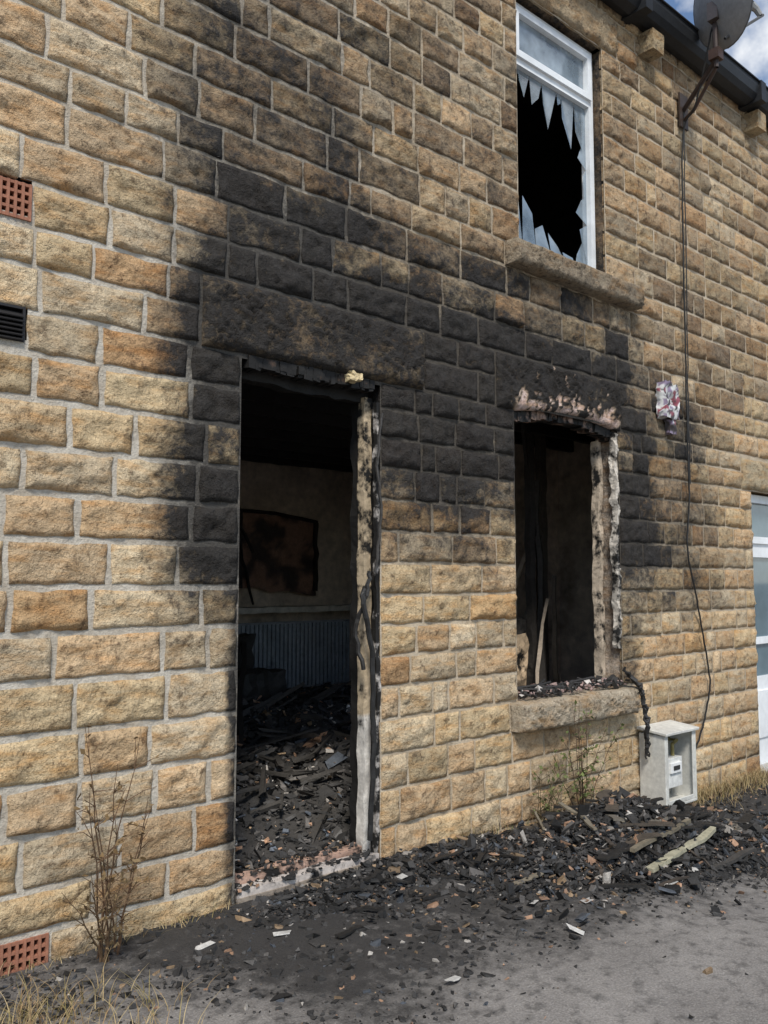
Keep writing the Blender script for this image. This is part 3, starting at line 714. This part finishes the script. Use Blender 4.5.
# ------------------------------------------------------------ plants
def weed(name,base,h,n,col,leafc,spread=.25,leaves=14):
    a=Acc()
    for i in range(n):
        ang=random.uniform(0,6.28); le=random.uniform(.1,spread); hh=h*random.uniform(.55,1)
        b=Vector(base)+Vector((random.uniform(-.04,.04),random.uniform(-.02,.02),0))
        pts=[b+Vector((math.cos(ang)*le*(k/7)**1.4*.9+random.uniform(-.008,.008),-abs(math.sin(ang))*le*(k/7)**1.3*.6,hh*k/7)) for k in range(8)]
        tube(a,pts,[.0045*(1-k/9) for k in range(8)],col,4)
        for k in range(2,7):
            for _ in range(2):
                d=Vector((random.uniform(-1,1),random.uniform(-1,.2),random.uniform(.1,.8))).normalized()*random.uniform(.05,.16)
                p=pts[k]; tube(a,[p,p+d*.6,p+d+Vector((0,0,-.015))],[.0022,.0016,.001],col,3)
                for q in range(leaves//6):
                    o=p+d*random.uniform(.5,1); s=random.uniform(.006,.02)
                    e1=Vector((random.gauss(0,1),random.gauss(0,1),random.gauss(0,1))).normalized()*s; e2=Vector((random.gauss(0,1),random.gauss(0,1),random.gauss(0,1))).normalized()*s*.6
                    a.add([o-e1,o-e2,o+e1,o+e2],[[0,1,2,3]],leafc)
    a.build(name,M_plant)
weed('dried_weed',(1.44,-.12,-.03),1.05,7,(.12,.07,.04,0),(.20,.13,.06,0),.24)
weed('dried_weed',(1.40,-.16,-.03),.5,6,(.14,.09,.05,0),(.20,.14,.07,0),.3,14)
weed('dried_weed',(4.55,-.10,-.1),.85,10,(.12,.08,.05,0),(.13,.16,.05,0),.4,20)
weed('dried_weed',(4.15,-.08,-.1),.6,7,(.12,.09,.05,0),(.15,.17,.06,0),.3,20)
def grass(name,n,fx,fy,h,col):
    a=Acc()
    for i in range(n):
        x=fx();y=fy(); b=Vector((x,y,float(gz(x))-.01)); an=random.uniform(0,6.28); L=random.uniform(.4,1)*h; le=random.uniform(.2,1.1)*L
        d=Vector((math.cos(an),math.sin(an),0)); s=d.cross(Vector((0,0,1)))*.0022; V=[]
        for k in range(5):
            t=k/4; c=b+d*le*t*t+Vector((0,0,L*t*(1-.35*t))); w=s*(1-t*.85); V+= [c-w,c+w]
        cc=np.array(col[random.randrange(len(col))])*random.uniform(.7,1.2)
        a.add(V,[[2*k,2*k+1,2*k+3,2*k+2] for k in range(4)],cc)
    a.build(name,M_plant)
DG=[(.36,.27,.14),(.42,.33,.18),(.25,.2,.08),(.3,.2,.1)]
grass('dry_grass',1100,lambda:random.uniform(5.8,7.15),lambda:-abs(random.gauss(0,.12))-.02,.2,DG)
grass('dry_grass',900,lambda:random.gauss(.98,.2),lambda:random.uniform(-.95,-.3),.16,DG)
grass('dry_grass',160,lambda:random.uniform(1.0,2.05),lambda:-abs(random.gauss(0,.03))-.02,.1,DG)
grass('dry_grass',220,lambda:random.uniform(3.4,5.3),lambda:-abs(random.gauss(0,.05))-.02,.22,DG+[(.13,.16,.05)])

# ------------------------------------------------------------ world, sun, camera
w=bpy.data.worlds.new('World'); scene.world=w; w.use_nodes=True; nt=w.node_tree; nt.nodes.clear()
o=nt.nodes.new('ShaderNodeOutputWorld'); bg=nt.nodes.new('ShaderNodeBackground'); sk=nt.nodes.new('ShaderNodeTexSky')
sk.sky_type='NISHITA'; sk.sun_disc=False; sk.air_density=1.0; sk.dust_density=.3; sk.ozone_density=2.0
sdir=Vector((-.50,-.66,1.0)).normalized()   # direction towards the sun
el=math.asin(sdir.z); az=math.atan2(sdir.x,sdir.y)
sk.sun_elevation=el; sk.sun_rotation=az
tc=nt.nodes.new('ShaderNodeTexCoord'); mp=nt.nodes.new('ShaderNodeMapping'); mp.inputs['Location'].default_value=(.35,.2,.68)
ns=nt.nodes.new('ShaderNodeTexNoise'); ns.inputs['Scale'].default_value=6.5; ns.inputs['Detail'].default_value=6; ns.inputs['Roughness'].default_value=.55
nt.links.new(tc.outputs['Generated'],mp.inputs[0]); nt.links.new(mp.outputs[0],ns.inputs['Vector'])
mr=nt.nodes.new('ShaderNodeMapRange'); nt.links.new(ns.outputs['Fac'],mr.inputs[0]); mr.inputs[1].default_value=.50; mr.inputs[2].default_value=.64
mx=nt.nodes.new('ShaderNodeMix'); mx.data_type='RGBA'; nt.links.new(mr.outputs[0],mx.inputs[0]); nt.links.new(sk.outputs[0],mx.inputs[6]); mx.inputs[7].default_value=(7,7.1,7.2,1)
nt.links.new(mx.outputs[2],bg.inputs[0]); bg.inputs[1].default_value=.15; nt.links.new(bg.outputs[0],o.inputs[0])
L=bpy.data.lights.new('sun','SUN'); L.energy=3.5; L.angle=math.radians(12); L.color=(1,.955,.88)
so=bpy.data.objects.new('sun',L); scene.collection.objects.link(so); so.rotation_euler=(-sdir).to_track_quat('-Z','Y').to_euler()
cam=bpy.data.cameras.new('camera'); cam.sensor_fit='VERTICAL'; cam.sensor_height=24; cam.lens=850/1024*24; cam.clip_end=1500
co=bpy.data.objects.new('camera',cam); scene.collection.objects.link(co); co.location=(0,-3.4,1.46)
a=math.radians(41.14);p=math.radians(4.57)
co.rotation_euler=(math.radians(90)+p,0,-a)
scene.camera=co
